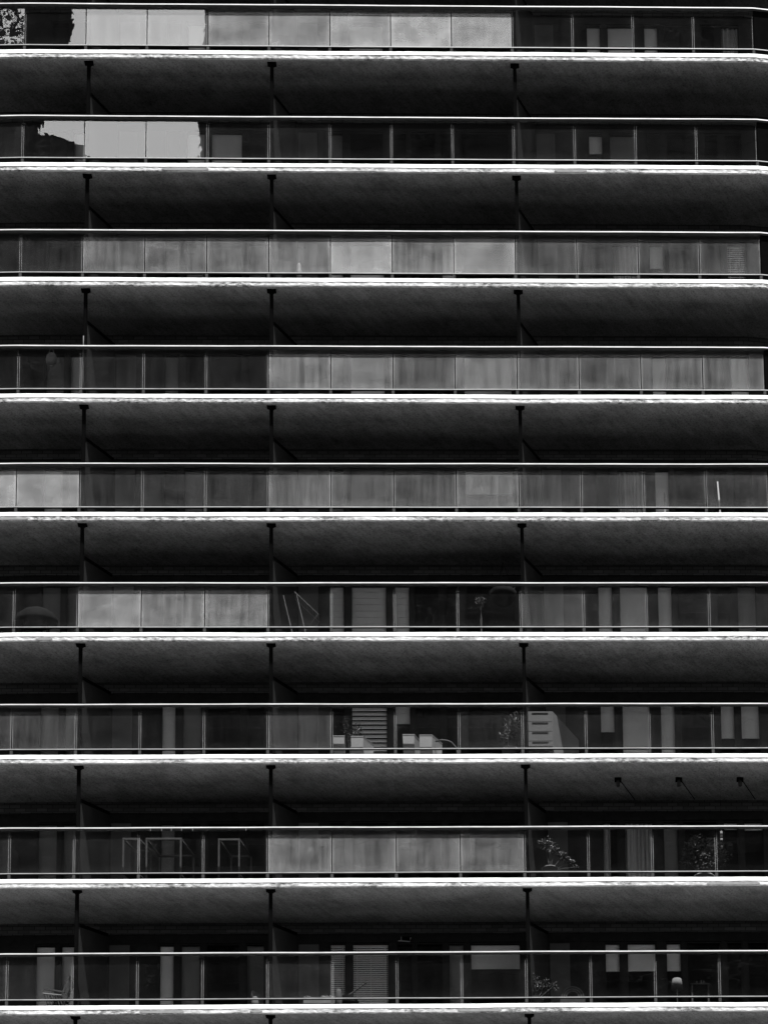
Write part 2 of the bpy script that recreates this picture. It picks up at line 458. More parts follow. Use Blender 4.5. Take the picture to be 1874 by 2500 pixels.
# sRGB grey that the film on each pane gives in the sun; 0 = clear
FILM = {
 0: [40] * 16,
 1: [30, 22, 14, 96, 92, 132, 136, 150, 160, 148, 22, 18, 20, 14, 0],
 2: [40, 34, 18, 18, 18, 24, 30, 14, 12, 12, 26, 22, 20, 18, 0],
 3: [50, 42, 46, 102, 104, 112, 116, 142, 126, 136, 78, 76, 70, 76, 0],
 4: [30, 26, 24, 36, 32, 34, 116, 108, 92, 106, 94, 94, 96, 102, 0],
 5: [150, 146, 134, 48, 52, 54, 98, 92, 84, 102, 70, 62, 58, 60, 30],
 6: [40, 34, 26, 132, 128, 118, 24, 14, 12, 18, 66, 40, 36, 40, 30],
 7: [60, 60, 64, 34, 22, 22, 60, 18, 18, 38, 30, 26, 28, 24, 20],
 8: [40, 36, 22, 28, 14, 12, 106, 100, 100, 98, 10, 6, 6, 6, 6],
 9: [60, 50, 34, 18, 8, 8, 34, 12, 12, 20, 6, 5, 5, 5, 5],
 10: [40] * 16}
def lin(v):
    c = v / 255.0
    return c / 12.92 if c <= 0.04045 else ((c + 0.055) / 1.055) ** 2.4

pane_meshes = {}
def pane(i, row, film, par, z):
    """one sheet between joints i and i+1"""
    rnd = random.Random(row * 31 + i)
    gap = 0.024
    a, b = i * PW + gap / 2, (i + 1) * PW - gap / 2
    p0, p1 = Vector(plan(a, 0.0)).to_3d(), Vector(plan(b, 0.0)).to_3d()
    L = (p1 - p0).length
    mb = MB()
    t = 0.006
    if i >= 8:  # opaque dark panel added for glass, so the end reads black without reflections
        mb.box(-L / 2, L / 2, -0.02, 0.02, -0.995, -0.04)
        o = mb.build('added_dark_panel', M['dark'])
        c = (p0 + p1) / 2
        o.location = (c.x, c.y, z); o.rotation_euler = (0, 0, math.atan2(p1.y - p0.y, p1.x - p0.x)); o.parent = par
        return o
    mb.box(-L / 2, L / 2, -t, t, -1.0, -0.03)
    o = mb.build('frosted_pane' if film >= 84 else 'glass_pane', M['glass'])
    c = (p0 + p1) / 2
    o.location = (c.x, c.y, z)
    o.rotation_euler = (R(rnd.uniform(-0.12, 0.12)), 0, math.atan2(p1.y - p0.y, p1.x - p0.x) + R(rnd.uniform(-0.12, 0.12)))
    o.color = (lin(film) * (0.9 if 45 < film < 122 else 0.8), 0.5 if film >= 130 else 1.5, rnd.random(), 1)
    o.parent = par
    return o

DIV = (-3, 0, 4)                      # pane joints that carry a post and a side screen
balconies = {}
for row in range(0, 11):
    z = Z(row)
    # slab: proud smooth upper band, rough lower band, drip lip, soffit, floor
    mb = MB()
    sec = [(DEPTH + 0.25, FLOOR), (-0.050, FLOOR, 0.0015), (-0.052, FLOOR - 0.085, 0.002), (-0.044, FLOOR - 0.092, 0.003),
           (-0.040, FLOOR - 0.175, 0.0045), (0.0, FLOOR - 0.182, 0.003), (0.055, FLOOR - 0.178, 0.003), (0.065, SOFF - H, 0.002), (DEPTH + 0.25, SOFF - H)]
    sweep(mb, sec, z, 0.09, jit=0.0, mis=[2, 1, 1, 0, 0, 3, 3, 3, 3], seed=row + 100, wob=0.0025)
    slab = under(mb.build('balcony', [M['edge'], M['edge_top'], M['floor'], M['soffit']]), B)
    balconies[row] = slab
    # grey repair patches where the white paint has come away
    rails = MB()
    sweep(rails, [(-0.076, -0.030), (-0.076, -0.004), (-0.070, 0.0), (0.022, 0.0), (0.022, -0.030)], z, 0.3, seed=row, wob=0.0022, mis=[0, 1, 1, 1, 1])
    rails.build('handrail', [M['rail'], M['cap']], slab)
    ch = MB()
    sweep(ch, [(-0.026, -1.017), (-0.026, -0.996), (-0.009, -0.996), (-0.009, -1.004), (0.009, -1.004), (0.009, -0.996), (0.024, -0.996), (0.024, -1.017)], z, 0.4, seed=row + 40, wob=0.0015, mis=[0, 1, 1, 1, 1, 1, 1, 1])
    for i in range(-6, 11):
        x, y = plan(i * PW, 0.0)
        ch.box(x - 0.03, x + 0.03, y - 0.02, y + 0.02, z + FLOOR - 0.004, z - 1.016, 1)
    ch.build('bottom_rail', [M['channel'], M['cap']], slab)
    for n, i in enumerate(range(-6, 10)):
        f = FILM[row]
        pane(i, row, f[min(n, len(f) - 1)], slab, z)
    for i in DIV:
        x = i * PW + 0.05
        mb = MB()
        top = SOFF - 0.003
        mb.box(x - 0.038, x + 0.038, 0.11, 0.17, z + FLOOR + 0.002, z + top - 0.055)
        mb.hexa([(x - 0.045, 0.10, z + top - 0.055), (x + 0.045, 0.10, z + top - 0.055), (x + 0.045, 0.18, z + top - 0.055), (x - 0.045, 0.18, z + top - 0.055),
                 (x - 0.085, 0.09, z + top - 0.022), (x + 0.085, 0.09, z + top - 0.022), (x + 0.085, 0.19, z + top - 0.022), (x - 0.085, 0.19, z + top - 0.022)])
        mb.box(x - 0.098, x + 0.098, 0.085, 0.20, z + top - 0.022, z + top)
        mb.build('divider_post', M['dark'], slab)
        # raked side screen from the post back to the wall, with a dark capping
        mb = MB()
        xa, ya, xb, yb = x + 0.01, 0.175, x + 0.40, DEPTH - 0.012
        za, zb = z + SOFF - 0.78, z + SOFF - 0.30
        t = 0.02
        mb.hexa([(xa - t, ya, z + FLOOR + 0.03), (xa + t, ya, z + FLOOR + 0.03), (xb + t, yb, z + FLOOR + 0.03), (xb - t, yb, z + FLOOR + 0.03),
                 (xa - t, ya, za), (xa + t, ya, za), (xb + t, yb, zb), (xb - t, yb, zb)])
        sc = mb.build('divider_screen', M['screen'], slab)
        mb = MB()
        t = 0.03
        mb.hexa([(xa - t, ya, za), (xa + t, ya, za), (xb + t, yb, zb), (xb - t, yb, zb),
                 (xa - t, ya, za + 0.07), (xa + t, ya, za + 0.07), (xb + t, yb, zb + 0.07), (xb - t, yb, zb + 0.07)])
        mb.build('screen_capping', M['dark'], slab)

# patches of bare grey mortar on the lower half of some slab edges: (row, run from, run to)
for row, a, b in ((2, -2.3, -1.3), (2, 6.2, 6.9), (5, -6.2, -5.05), (5, 3.9, 4.6), (5, 7.9, 8.3), (6, -4.85, -4.5), (8, 9.1, 10.2), (9, 3.9, 4.8), (9, -0.35, -0.1), (9, -2.6, -1.7)):
    mb = MB(); rnd = random.Random(row * 7 + int(a * 10))
    ss = samples(a, b, 0.06)
    k = []
    for s in ss:
        x, y = plan(s, -0.0475)
        e = 0.02 if s in (ss[0], ss[-1]) else 0.0
        k.append(((x, y, Z(row) + FLOOR - 0.100 - rnd.uniform(0, 0.02) - e), (x, y, Z(row) + FLOOR - 0.172 + e)))
    for p, q in zip(k, k[1:]):
        mb.hexa([p[1], q[1], (q[1][0], q[1][1] + 0.012, q[1][2]), (p[1][0], p[1][1] + 0.012, p[1][2]),
                 p[0], q[0], (q[0][0], q[0][1] + 0.012, q[0][2]), (p[0][0], p[0][1] + 0.012, p[0][2])])
    o = mb.build('mortar_patch', M['patch'], balconies[row]); o['label'] = 'bare grey mortar patch on the white slab edge'

# back wall: units are (from, to, wide)
UNITS = {'A1': (-5.05, -4.60, 0), 'A2': (-4.52, -4.20, 0), 'B1': (-2.45, -2.10, 0), 'B2': (-2.00, -1.55, 0), 'B3': (-1.46, -0.72, 1), 'B4': (-0.62, -0.20, 0),
         'C1': (1.15, 1.52, 0), 'C2': (1.62, 2.43, 1), 'C3': (2.56, 2.93, 0), 'C4': (2.98, 3.58, 1), 'C5': (3.66, 4.02, 0), 'C6': (4.12, 5.22, 1),
         'D1': (6.98, 7.34, 0), 'D2': (7.45, 8.10, 1), 'D3': (8.28, 8.64, 0), 'D4': (8.72, 9.48, 1), 'D5': (9.58, 9.93, 0), 'D6': (10.02, 10.62, 1)}
ORDER = sorted(UNITS.values())
HEAD = 1.06                           # window heads above the handrail
# (kind, how far down it hangs relative to the handrail)
DRESS = {
 (9, 'A1'): ('roller', -1.0), (9, 'A2'): ('roller', -1.0), (9, 'B1'): ('roller', -0.98), (9, 'B2'): ('dim', -1.0), (9, 'B4'): ('dim', -1.0),
 (9, 'C1'): ('slat', -1.05), (9, 'C2'): ('slat', -1.05), (9, 'C5'): ('dim', -1.05), (9, 'C6'): ('roller', 0.50), (9, 'D1'): ('roller', 0.43), (9, 'D2'): ('roller', 0.43), (9, 'D3'): ('roller', 0.43),
 (8, 'A1'): ('dim', -1), (8, 'A2'): ('dim', -1), (8, 'B1'): ('dim', -1), (8, 'D1'): ('halfcurtain', -0.75), (8, 'D2'): ('curtain', -0.8), (8, 'D3'): ('dim', -1), (8, 'D5'): ('roller', 0.90), (8, 'D6'): ('roller', 0.88),
 (7, 'A1'): ('dim', -1), (7, 'A2'): ('dim', -1), (7, 'B1'): ('roller', -1.0), (7, 'B2'): ('dim', -1), (7, 'C2'): ('louvre', -1.03), (7, 'C3'): ('roller', 0.60), (7, 'D1'): ('roller', 0.40), (7, 'D2'): ('roller', -1.04), (7, 'D3'): ('roller', -1.04), (7, 'D5'): ('roller', 0.24), (7, 'D6'): ('roller', 0.24),
 (6, 'A1'): ('dim', -1), (6, 'A2'): ('dim', -1), (6, 'C1'): ('panel', -1.05), (6, 'C2'): ('panel', -1.05), (6, 'C3'): ('panel', -1.05), (6, 'D1'): ('roller', -1.05), (6, 'D2'): ('roller', -1.05), (6, 'D3'): ('roller', -1.05), (6, 'D6'): ('dim', -1),
 (5, 'A1'): ('roller', -1), (5, 'C1'): ('dim', -1), (5, 'D2'): ('curtain', -1), (5, 'D3'): ('roller', -1), (5, 'C6'): ('roller', 0.5), (5, 'B2'): ('dim', -1),
 (4, 'A2'): ('roller', -1), (4, 'A1'): ('dim', -1), (4, 'B1'): ('dim', -1), (4, 'C2'): ('roller', -1), (4, 'C6'): ('roller', -0.9), (4, 'D3'): ('roller', -1), (4, 'D6'): ('roller', -1),
 (3, 'C1'): ('roller', -1), (3, 'C2'): ('roller', -1), (3, 'C5'): ('roller', -1), (3, 'D2'): ('curtain', -1), (3, 'D3'): ('roller', 0.5), (3, 'D6'): ('slat', -1), (3, 'B2'): ('dim', -1), (3, 'B4'): ('dim', -1),
 (2, 'A2'): ('roller', -1), (2, 'D1'): ('roller', 0.6), (2, 'D2'): ('dim', 0.2), (2, 'B2'): ('roller', -1), (2, 'B3'): ('roller', -1), (2, 'C1'): ('dim', -1),
 (1, 'D1'): ('roller', -1), (1, 'D2'): ('roller', -1), (1, 'D3'): ('roller', -1), (1, 'D6'): ('curtain', -1), (1, 'C2'): ('roller', -1), (1, 'B2'): ('roller', -1)}
M['dim'] = plain('dim_shade_cloth', 0.22, 0.9, 0, 0.12, 2)

def dressing(kind, x0, x1, z0, z1, par):
    y = DEPTH + 0.11
    mb = MB()
    if kind in ('roller', 'dim'):
        n = 5
        mb.box(x0, x1, y, y + 0.006, z0, z1)
        mb.box(x0, x1, y - 0.008, y + 0.014, z0 - 0.02, z0)
        o = mb.build('roller_blind', M['blind' if kind == 'roller' else 'dim'], par)
    elif kind == 'slat':
        z = z0
        while z < z1 - 0.04:
            mb.hexa([(x0, y - 0.012, z), (x1, y - 0.012, z), (x1, y + 0.012, z + 0.042), (x0, y + 0.012, z + 0.042),
                     (x0, y - 0.014, z + 0.002), (x1, y - 0.014, z + 0.002), (x1, y + 0.010, z + 0.044), (x0, y + 0.010, z + 0.044)])
            z += 0.048
        mb.box(x0, x1, y - 0.03, y + 0.03, z1 - 0.04, z1)
        for q in ((0.2, 0.8) if x1 - x0 < 0.5 else (0.13, 0.5, 0.9)):
            xx = x0 + (x1 - x0) * q
            mb.box(xx - 0.006, xx + 0.006, y - 0.027, y - 0.024, z0, z1 - 0.04)
        o = mb.build('slatted_blind', M['blind'], par)
    elif kind == 'louvre':
        z = z0
        while z < z1 - 0.09:
            mb.hexa([(x0, y - 0.045, z), (x1, y - 0.045, z), (x1, y + 0.01, z + 0.098), (x0, y + 0.01, z + 0.098),
                     (x0, y - 0.047, z + 0.010), (x1, y - 0.047, z + 0.010), (x1, y + 0.008, z + 0.104), (x0, y + 0.008, z + 0.104)])
            z += 0.105
        o = mb.build('louvre_shutter', M['blind'], par)
    elif kind == 'panel':
        z = z0
        while z < z1:
            mb.box(x0, x1, y, y + 0.008, z, min(z + 0.145, z1)); z += 0.152
        mb.box(x0 + 0.04, x0 + 0.05, y + 0.010, y + 0.014, z0, z1)
        o = mb.build('roman_blind', M['blind'], par)
    else:
        xe = x1 if kind == 'curtain' else x0 + (x1 - x0) * 0.5
        n = 44; pts = []
        for i in range(n + 1):
            t = i / n
            pts.append((x0 + (xe - x0) * t, y + 0.03 * math.sin(t * (xe - x0) * 62 + 0.8 * math.sin(t * 9)) + 0.01))
        for a, b in zip(pts, pts[1:]):
            mb.face([(a[0], a[1], z0), (b[0], b[1], z0), (b[0], b[1], z1), (a[0], a[1], z1)])
        o = mb.build('curtain', M['curtain'], par)
    return o

def wallbox(mb, a, b, y0, y1, z0, z1, mi=0):
    """wall piece along the bent plan line"""
    for s, e in zip(samples(a, b, 99), samples(a, b, 99)[1:]):
        c = [plan(s, y0), plan(e, y0), plan(e, y1), plan(s, y1)]
        mb.hexa([(p[0], p[1], z0) for p in c] + [(p[0], p[1], z1) for p in c], mi)

for row in range(0, 11):
    z = Z(row)
    lo, hi = z + FLOOR, z + SOFF
    mb = MB()
    wallbox(mb, S0, S1, DEPTH, DEPTH + 0.2, hi - 0.245, hi - 0.002)
    under(mb.build('brick_lintel', M['brick']), B)
    mb = MB()
    wallbox(mb, S0, S1, DEPTH + 0.03, DEPTH + 0.22, z + HEAD, hi - 0.247)
    if row in (0, 10):
        wallbox(mb, S0, S1, DEPTH + 0.03, DEPTH + 0.22, lo, z + HEAD)
    else:
        cur = S0
        for a, b, wd in ORDER:
            wallbox(mb, cur, a, DEPTH + 0.03, DEPTH + 0.22, lo + 0.001, z + HEAD - 0.001); cur = b
        wallbox(mb, cur, S1, DEPTH + 0.03, DEPTH + 0.22, lo + 0.001, z + HEAD - 0.001)
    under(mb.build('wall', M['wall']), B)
    for i in DIV:
        x = i * PW + 0.05
        mb = MB()
        mb.box(x + 0.46, x + 0.88, DEPTH + 0.01, DEPTH + 0.05, lo + 0.002, z + HEAD - 0.05)
        under(mb.build('pier', M['pier']), B)
    if row in (0, 10): continue
    mb = MB()
    wallbox(mb, S0, S1, DEPTH + 2.6, DEPTH + 2.7, lo, hi)
    mb.box(S0, S1, DEPTH + 0.26, DEPTH + 2.6, lo - 0.001, lo + 0.02)
    mb.box(S0, S1, DEPTH + 0.26, DEPTH + 2.6, hi - 0.02, hi + 0.001)
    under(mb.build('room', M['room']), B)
    for u, (x0, x1, wd) in UNITS.items():
        mb = MB(); f = 0.035; ya, yb = DEPTH + 0.05, DEPTH + 0.10
        zl, zh = lo + 0.06, z + HEAD - 0.002
        x0_, x1_ = x0 + 0.001, x1 - 0.001
        mb.box(x0_, x0 + f, ya, yb, zl, zh); mb.box(x1 - f, x1_, ya, yb, zl, zh)
        mb.box(x0 + f, x1 - f, ya, yb, zh - f, zh); mb.box(x0 + f, x1 - f, ya, yb, zl, zl + f)
        mb.box(x0 + f, x1 - f, ya - 0.02, yb, lo + 0.002, zl)
        fr = under(mb.build('sliding_door' if wd else 'window', M['frame']), B)
        mb = MB(); mb.box(x0 + f, x1 - f, DEPTH + 0.072, DEPTH + 0.078, zl + f, zh - f); p = mb.build('pane', M['wglass']); p.parent = fr
        d = DRESS.get((row, u))
        if d:
            o = dressing(d[0], x0 + f - 0.02, x1 - f + 0.02, max(z + d[1], zl + 0.03), zh - 0.008, fr)

mb = MB(); mb.box(-8.0, 13.6, 0.4, 9.0, GROUND, Z(10) + FLOOR - 0.25); under(mb.build('podium', M['podium']), B)
mb = MB()
sweep(mb, [(DEPTH + 0.28, SOFF + 0.22), (-0.05, SOFF + 0.22), (-0.05, SOFF + 0.001), (DEPTH + 0.28, SOFF + 0.001)], Z(0), 0.35, mis=[0, 0, 1, 1], seed=77, wob=0.002)
under(mb.build('roof', [M['edge'], M['soffit']]), B)
mb = MB(); mb.box(-8.0, 13.6, DEPTH + 0.3, 9.0, Z(0) + SOFF + 0.01, Z(0) + SOFF + 0.6); mb.box(-8.0, 13.6, DEPTH + 2.72, 9.0, Z(10) + FLOOR - 0.24, Z(0) + SOFF); under(mb.build('core', M['podium']), B)

# ------------------------------------------------------------------ towers across the street, seen only as reflections in the glass
def tower(x0, x1, y0, y1, top, label, slope=0.0):
    t = thing('office_tower', label, 'tower', 'office towers across the street', ((x0 + x1) / 2, (y0 + y1) / 2, GROUND))
    c = t.location
    mb = MB()
    h = top - GROUND
    X0, X1, Y0, Y1 = x0 - c.x, x1 - c.x, y0 - c.y, y1 - c.y
    mb.hexa([(X0, Y0, 0), (X1, Y0, 0), (X1, Y1, 0), (X0, Y1, 0), (X0, Y0, h), (X1, Y0, h - slope), (X1, Y1, h - slope), (X0, Y1, h)])
    mb.build('wall', M['tower'], t)
    mb = MB()
    zz = 4.0
    while zz < h - abs(slope) - 3:
        mb.box(X0 + 0.6, X1 - 0.6, Y1 + 0.01, Y1 + 0.12, zz, zz + 1.9); zz += 3.6
    mb.build('window_band', M['tower_glass'], t)
    return t
tower(-11.0, 22.0, -98.0, -75.0, 100.0, 'broad dark office tower across the street')
lt = tower(-23.6, -20.3, -79.0, -75.0, 102.0, 'slim dark office tower across the street with an overhanging top')
mb = MB(); mb.box(1.66, 3.5, -1.9, 1.9, 91.6 - GROUND, 101.9 - GROUND); mb.build('overhang', M['tower'], lt)
tower(-36.0, -23.7, -92.0, -75.0, 88.5, 'office tower across the street with a tree on its roof')
t = thing('roof_tree', 'tree standing on the roof of an office tower across the street', 'tree', None, (-28.5, -79.0, 88.5))
mb = MB(); mb.tube([(0, 0, 0), (0.1, 0, 2.0), (-0.1, 0.1, 4.0), (0.2, 0, 6.5)], [0.35, 0.28, 0.2, 0.08], 10)
rnd = random.Random(8); fo = MB()
for k in range(26):
    a, r, zc = rnd.uniform(0, 6.28), rnd.uniform(0.3, 3.6), rnd.uniform(1.6, 9.0)
    c = Vector((r * math.cos(a), r * 0.55 * math.sin(a), zc))
    mb.tube([(0, 0, max(0.8, zc - 2.2)), c], [0.10, 0.03], 6)
    for _ in range(85):
        v = Vector((rnd.gauss(0, 1), rnd.gauss(0, 1), rnd.gauss(0, 1))).normalized() * 1.45 * rnd.random() ** 0.5
        fo.leaf(c + v, 0.75, 0, rnd)
mb.build('trunk', M['bark'], t); fo.build('crown', M['leaf'], t)
tower(-20.2, -11.1, -96.0, -77.0, 87.9, 'lower office tower with sloping roof between two taller towers', 3.0)

# ------------------------------------------------------------------ things standing on the balconies
def at(row, x, y, h=0.0): return (x, y, Z(row) + FLOOR + 0.002 + h)

def planter(label, row, x, y, w0, w1, h, turn=0.0, m_='white'):
    t = thing('planter', label, 'planter', 'pale planter boxes on one balcony', at(row, x, y))
    mb = MB(); a, b, c = w0 / 2, w1 / 2, turn
    mb.hexa([(-a, -0.12, 0), (a, -0.12, 0), (a + c, 0.16, 0), (-a + c, 0.16, 0), (-b, -0.14, h), (b, -0.14, h), (b + c, 0.18, h), (-b + c, 0.18, h)])
    for p, q in (((-b, -0.14), (b, -0.14)), ((b, -0.14), (b + c, 0.18)), ((b + c, 0.18), (-b + c, 0.18)), ((-b + c, 0.18), (-b, -0.14))):
        mb.bar((p[0], p[1], h + 0.006), (q[0], q[1], h + 0.006), 0.016, 0.012)
    mb.build('box', M[m_], t)
    mb = MB(); mb.hexa([(-b + .03, -0.11, h + .001), (b - .03, -0.11, h + .001), (b + c - .03, 0.15, h + .001), (-b + c + .03, 0.15, h + .001), (-b + .05, -0.10, h + .02), (b - .05, -0.10, h + .02), (b + c - .05, 0.14, h + .02), (-b + c + .05, 0.14, h + .02)]); mb.build('soil', M['pot'], t)
    return t
planter('pale square planter standing alone at the left of the four', 7, 1.46, 0.40, 0.19, 0.24, 0.60)
planter('pale square planter with its side showing, below the leafy climber', 7, 1.84, 0.42, 0.22, 0.26, 0.60, 0.20)
planter('tapered pale planter, left one of the pair right of the slatted shutter', 7, 2.92, 0.40, 0.20, 0.25, 0.63, 0.14)
planter('tapered pale planter, right one of the pair right of the slatted shutter', 7, 3.28, 0.42, 0.23, 0.27, 0.63, 0.20)

def plant(name, label, cat, row, x, y, blobs, pot=(0.16, 0.3), pale=0.15, leaf=0.09, seed=1, group=None):
    t = thing(name, label, cat, group, at(row, x, y))
    rnd = random.Random(seed)
    mb = MB(); r, h = pot
    mb.lathe((0, 0, 0), [(r * 0.72, 0), (r, h), (r * 1.06, h), (r * 1.06, h + 0.03), (r * 0.9, h + 0.03), (r * 0.88, h)], 18)
    mb.build('pot', M['pot'], t, True)
    st, fo = MB(), MB()
    last = Vector((0, 0, h - 0.02))
    for (cx, cy, cz, rr, n) in blobs:
        c = Vector((cx, cy, cz))
        mid = (last + c) / 2 + Vector((rnd.uniform(-.03, .03), rnd.uniform(-.03, .03), 0))
        st.tube([Vector((0, 0, h - 0.02)), mid, c], [0.010, 0.008, 0.004], 6)
        for _ in range(n):
            v = Vector((rnd.gauss(0, 1), rnd.gauss(0, 1), rnd.gauss(0, 1))).normalized() * rr * rnd.random() ** 0.45
            p = c + v
            fo.leaf(p, leaf, 1 if rnd.random() < pale else 0, rnd, 0.2)
            if rnd.random() < 0.12: st.tube([c, p], [0.004, 0.002], 4)
    st.build('stem', M['bark'], t)
    fo.build('foliage', [M['leaf'], M['pale_leaf']], t)
    return t
plant('climbing_plant', 'leafy climber hanging in front of the slatted shutter', 'plant', 7, 1.70, 0.62,
      [(-0.14, 0, 1.18, 0.10, 50), (-0.10, 0, 0.98, 0.10, 60), (-0.02, 0, 0.80, 0.12, 70), (0.10, 0, 1.0, 0.13, 90), (0.18, 0, 0.85, 0.12, 80), (0.05, 0, 0.65, 0.13, 70)], (0.12, 0.3), 0.22, 0.06, 11)
plant('potted_shrub', 'dark shrub with pale flowers low on its left beside the post', 'plant', 7, 5.05, 0.42,
      [(0.12, 0, 1.08, 0.15, 160), (0.05, 0, 0.92, 0.18, 200), (-0.02, 0, 0.76, 0.15, 140), (-0.14, -0.05, 0.64, 0.09, 40)], (0.17, 0.34), 0.10, 0.08, 12)
plant('trailing_plant', 'trailing plant with pale leaf tips leaning down to the right', 'plant', 8, 5.85, 0.32,
      [(-0.08, 0, 1.00, 0.13, 110), (0.02, 0, 0.90, 0.12, 90), (0.14, 0, 0.80, 0.10, 70), (0.28, 0, 0.70, 0.09, 60), (0.42, 0, 0.58, 0.07, 40), (0.54, 0, 0.44, 0.05, 20)], (0.17, 0.36), 0.20, 0.085, 13)
plant('conifer_shrub', 'broad dark conifer shrub filling the dim balcony corner', 'plant', 8, 9.1, 0.75,
      [(-0.1, 0, 1.28, 0.16, 150), (-0.25, 0, 1.08, 0.22, 260), (0.15, 0, 1.10, 0.24, 280), (0.0, 0, 0.88, 0.30, 420), (0.38, 0, 0.88, 0.20, 200), (-0.36, 0, 0.82, 0.18, 160), (0.05, -0.1, 0.66, 0.24, 240)], (0.22, 0.4), 0.03, 0.075, 14)
plant('potted_plant', 'dark bushy plant at the foot of the post on the lowest balcony', 'plant', 9, 5.50, 0.42,
      [(-0.04, 0, 0.80, 0.11, 110), (0.02, 0, 0.64, 0.13, 140), (0.20, 0, 0.66, 0.12, 90), (0.38, 0, 0.62, 0.10, 60), (-0.10, -0.03, 0.5, 0.10, 70)], (0.16, 0.3), 0.07, 0.07, 15)

# flower trough with pale blooms
t = thing('flower_trough', 'low trough of small white blooms along the glass', 'planter', None, at(9, 1.03, 0.13))
mb = MB(); mb.box(-0.30, 0.34, -0.08, 0.08, 0, 0.21); mb.build('trough', M['pot'], t)
mb = MB(); rnd = random.Random(5)
for cx, n, rr in ((-0.22, 16, 0.05), (0.10, 18, 0.05), (0.17, 18, 0.05), (0.25, 16, 0.045), (0.31, 14, 0.04)):
    for _ in range(n * 3):
        v = Vector((rnd.gauss(0, 1), rnd.gauss(0, 1), abs(rnd.gauss(0, 1)))).normalized() * rr
        mb.leaf((cx + v.x, v.y, 0.22 + v.z), 0.035, 0, rnd)
mb.build('blooms', M['pale_leaf'], t)

# four pale curved stems
t = thing('stem_vase', 'vase holding four pale curved stems by the post', 'vase', None, at(9, -0.27, 0.16))
mb = MB(); mb.lathe((0, 0, 0), [(0.05, 0), (0.08, 0.12), (0.06, 0.24), (0.045, 0.27)], 16); mb.build('vase', M['pot'], t, True)
for i, (dx, h) in enumerate(((-0.05, 0.40), (-0.02, 0.37), (0.03, 0.34), (0.09, 0.35))):
    mb = MB(); mb.tube([(dx * 0.4, 0, 0.24), (dx - 0.02, 0, 0.29), (dx - 0.02, 0, h - 0.03), (dx, 0, h), (dx + 0.025, 0, h + 0.012)], 0.007, 6)
    mb.build('stem', M['cream'], t)

# reclining chair seen from the side
t = thing('garden_chair', 'dark reclining garden chair with pale seat rail, facing left', 'chair', None, at(9, -4.40, 0.55))
for sy in (-0.24, 0.24):
    mb = MB(); mb.bar((-0.22, sy, 0.55), (0.20, sy, 0.48), 0.035, 0.03); mb.bar((-0.06, sy, 0.44), (-0.06, sy, 0.53), 0.025); mb.build('armrest', M['wood'], t)
    mb = MB(); mb.bar((-0.20, sy, 0.0), (0.14, sy, 0.42), 0.028); mb.build('leg', M['wood'], t)
    mb = MB(); mb.bar((0.18, sy, 0.0), (-0.10, sy, 0.40), 0.028); mb.build('leg', M['wood'], t)
mb = MB()
for q in range(6):
    y = -0.2 + q * 0.08; mb.bar((0.13, y, 0.44), (0.30, y, 0.84), 0.03, 0.02)
mb.bar((0.30, -0.24, 0.84), (0.30, 0.24, 0.84), 0.03); mb.build('backrest', M['wood'], t)
mb = MB()
mb.bar((-0.24, -0.26, 0.445), (0.15, -0.26, 0.40), 0.025, 0.025); mb.bar((-0.24, 0.26, 0.445), (0.15, 0.26, 0.40), 0.025, 0.025)
for q in range(7):
    x = -0.22 + q * 0.06; mb.bar((x, -0.25, 0.44 - 0.115 * (x + 0.24)), (x, 0.25, 0.44 - 0.115 * (x + 0.24)), 0.045, 0.015)
mb.build('seat', M['white'], t)

# tilted parasol lying behind the glass, with a pale bundle beside it
t = thing('parasol', 'dark tilted parasol lying low with its stick pointing up right', 'parasol', None, at(9, 1.60, 0.34, 0.0))
mb = MB(); mb.lathe((0, 0, 0.18), [(0.26, 0.0), (0.25, 0.06), (0.20, 0.14), (0.12, 0.20), (0.03, 0.225)], 22, 0, 1.0, 0.6); mb.build('canopy', M['fabric'], t, True)
mb = MB(); mb.tube([(0.0, -0.02, 0.36), (0.12, -0.02, 0.44), (0.42, -0.02, 0.68)], 0.016, 8); mb.build('stick', M['wood'], t)
o = MB(); o.lathe((0, 0, 0), [(0.04, 0.0), (0.075, 0.08), (0.07, 0.26), (0.055, 0.34), (0.05, 0.40), (0.02, 0.42)], 14)
o = o.build('cloth_bundle', M['cream'], None, True); o.location = at(9, 1.45, 0.12); tag(o, 'small pale cloth bundle propped against the dark parasol', 'cloth')

# striped rolled mat
t = thing('rolled_mat', 'striped rolled mat arching up behind the lowest glass', 'mat', None, at(9, 6.27, 0.30))
for i, r in enumerate((0.24, 0.215, 0.19, 0.165, 0.14)):
    mb = MB(); n = 18
    for a in range(n):
        q0, q1 = math.pi * a / n, math.pi * (a + 1) / n
        for rr in (r,):
            p = [(rr * math.cos(q) * (1.0), rr * math.sin(q) * 1.0) for q in (q0, q1)]; p2 = [((rr - 0.018) * math.cos(q), (rr - 0.018) * math.sin(q)) for q in (q0, q1)]
            mb.hexa([(p[0][0], -0.1, 0.26 + p[0][1]), (p[0][0], 0.25, 0.26 + p[0][1]), (p2[0][0], 0.25, 0.26 + p2[0][1]), (p2[0][0], -0.1, 0.26 + p2[0][1]),
                     (p[1][0], -0.1, 0.26 + p[1][1]), (p[1][0], 0.25, 0.26 + p[1][1]), (p2[1][0], 0.25, 0.26 + p2[1][1]), (p2[1][0], -0.1, 0.26 + p2[1][1])])
    mb.build('mat_layer', M['grey' if i % 2 else 'cream'], t)
mb = MB(); mb.box(-0.26, 0.26, -0.1, 0.25, 0, 0.255); mb.build('bench', M['wood'], t)

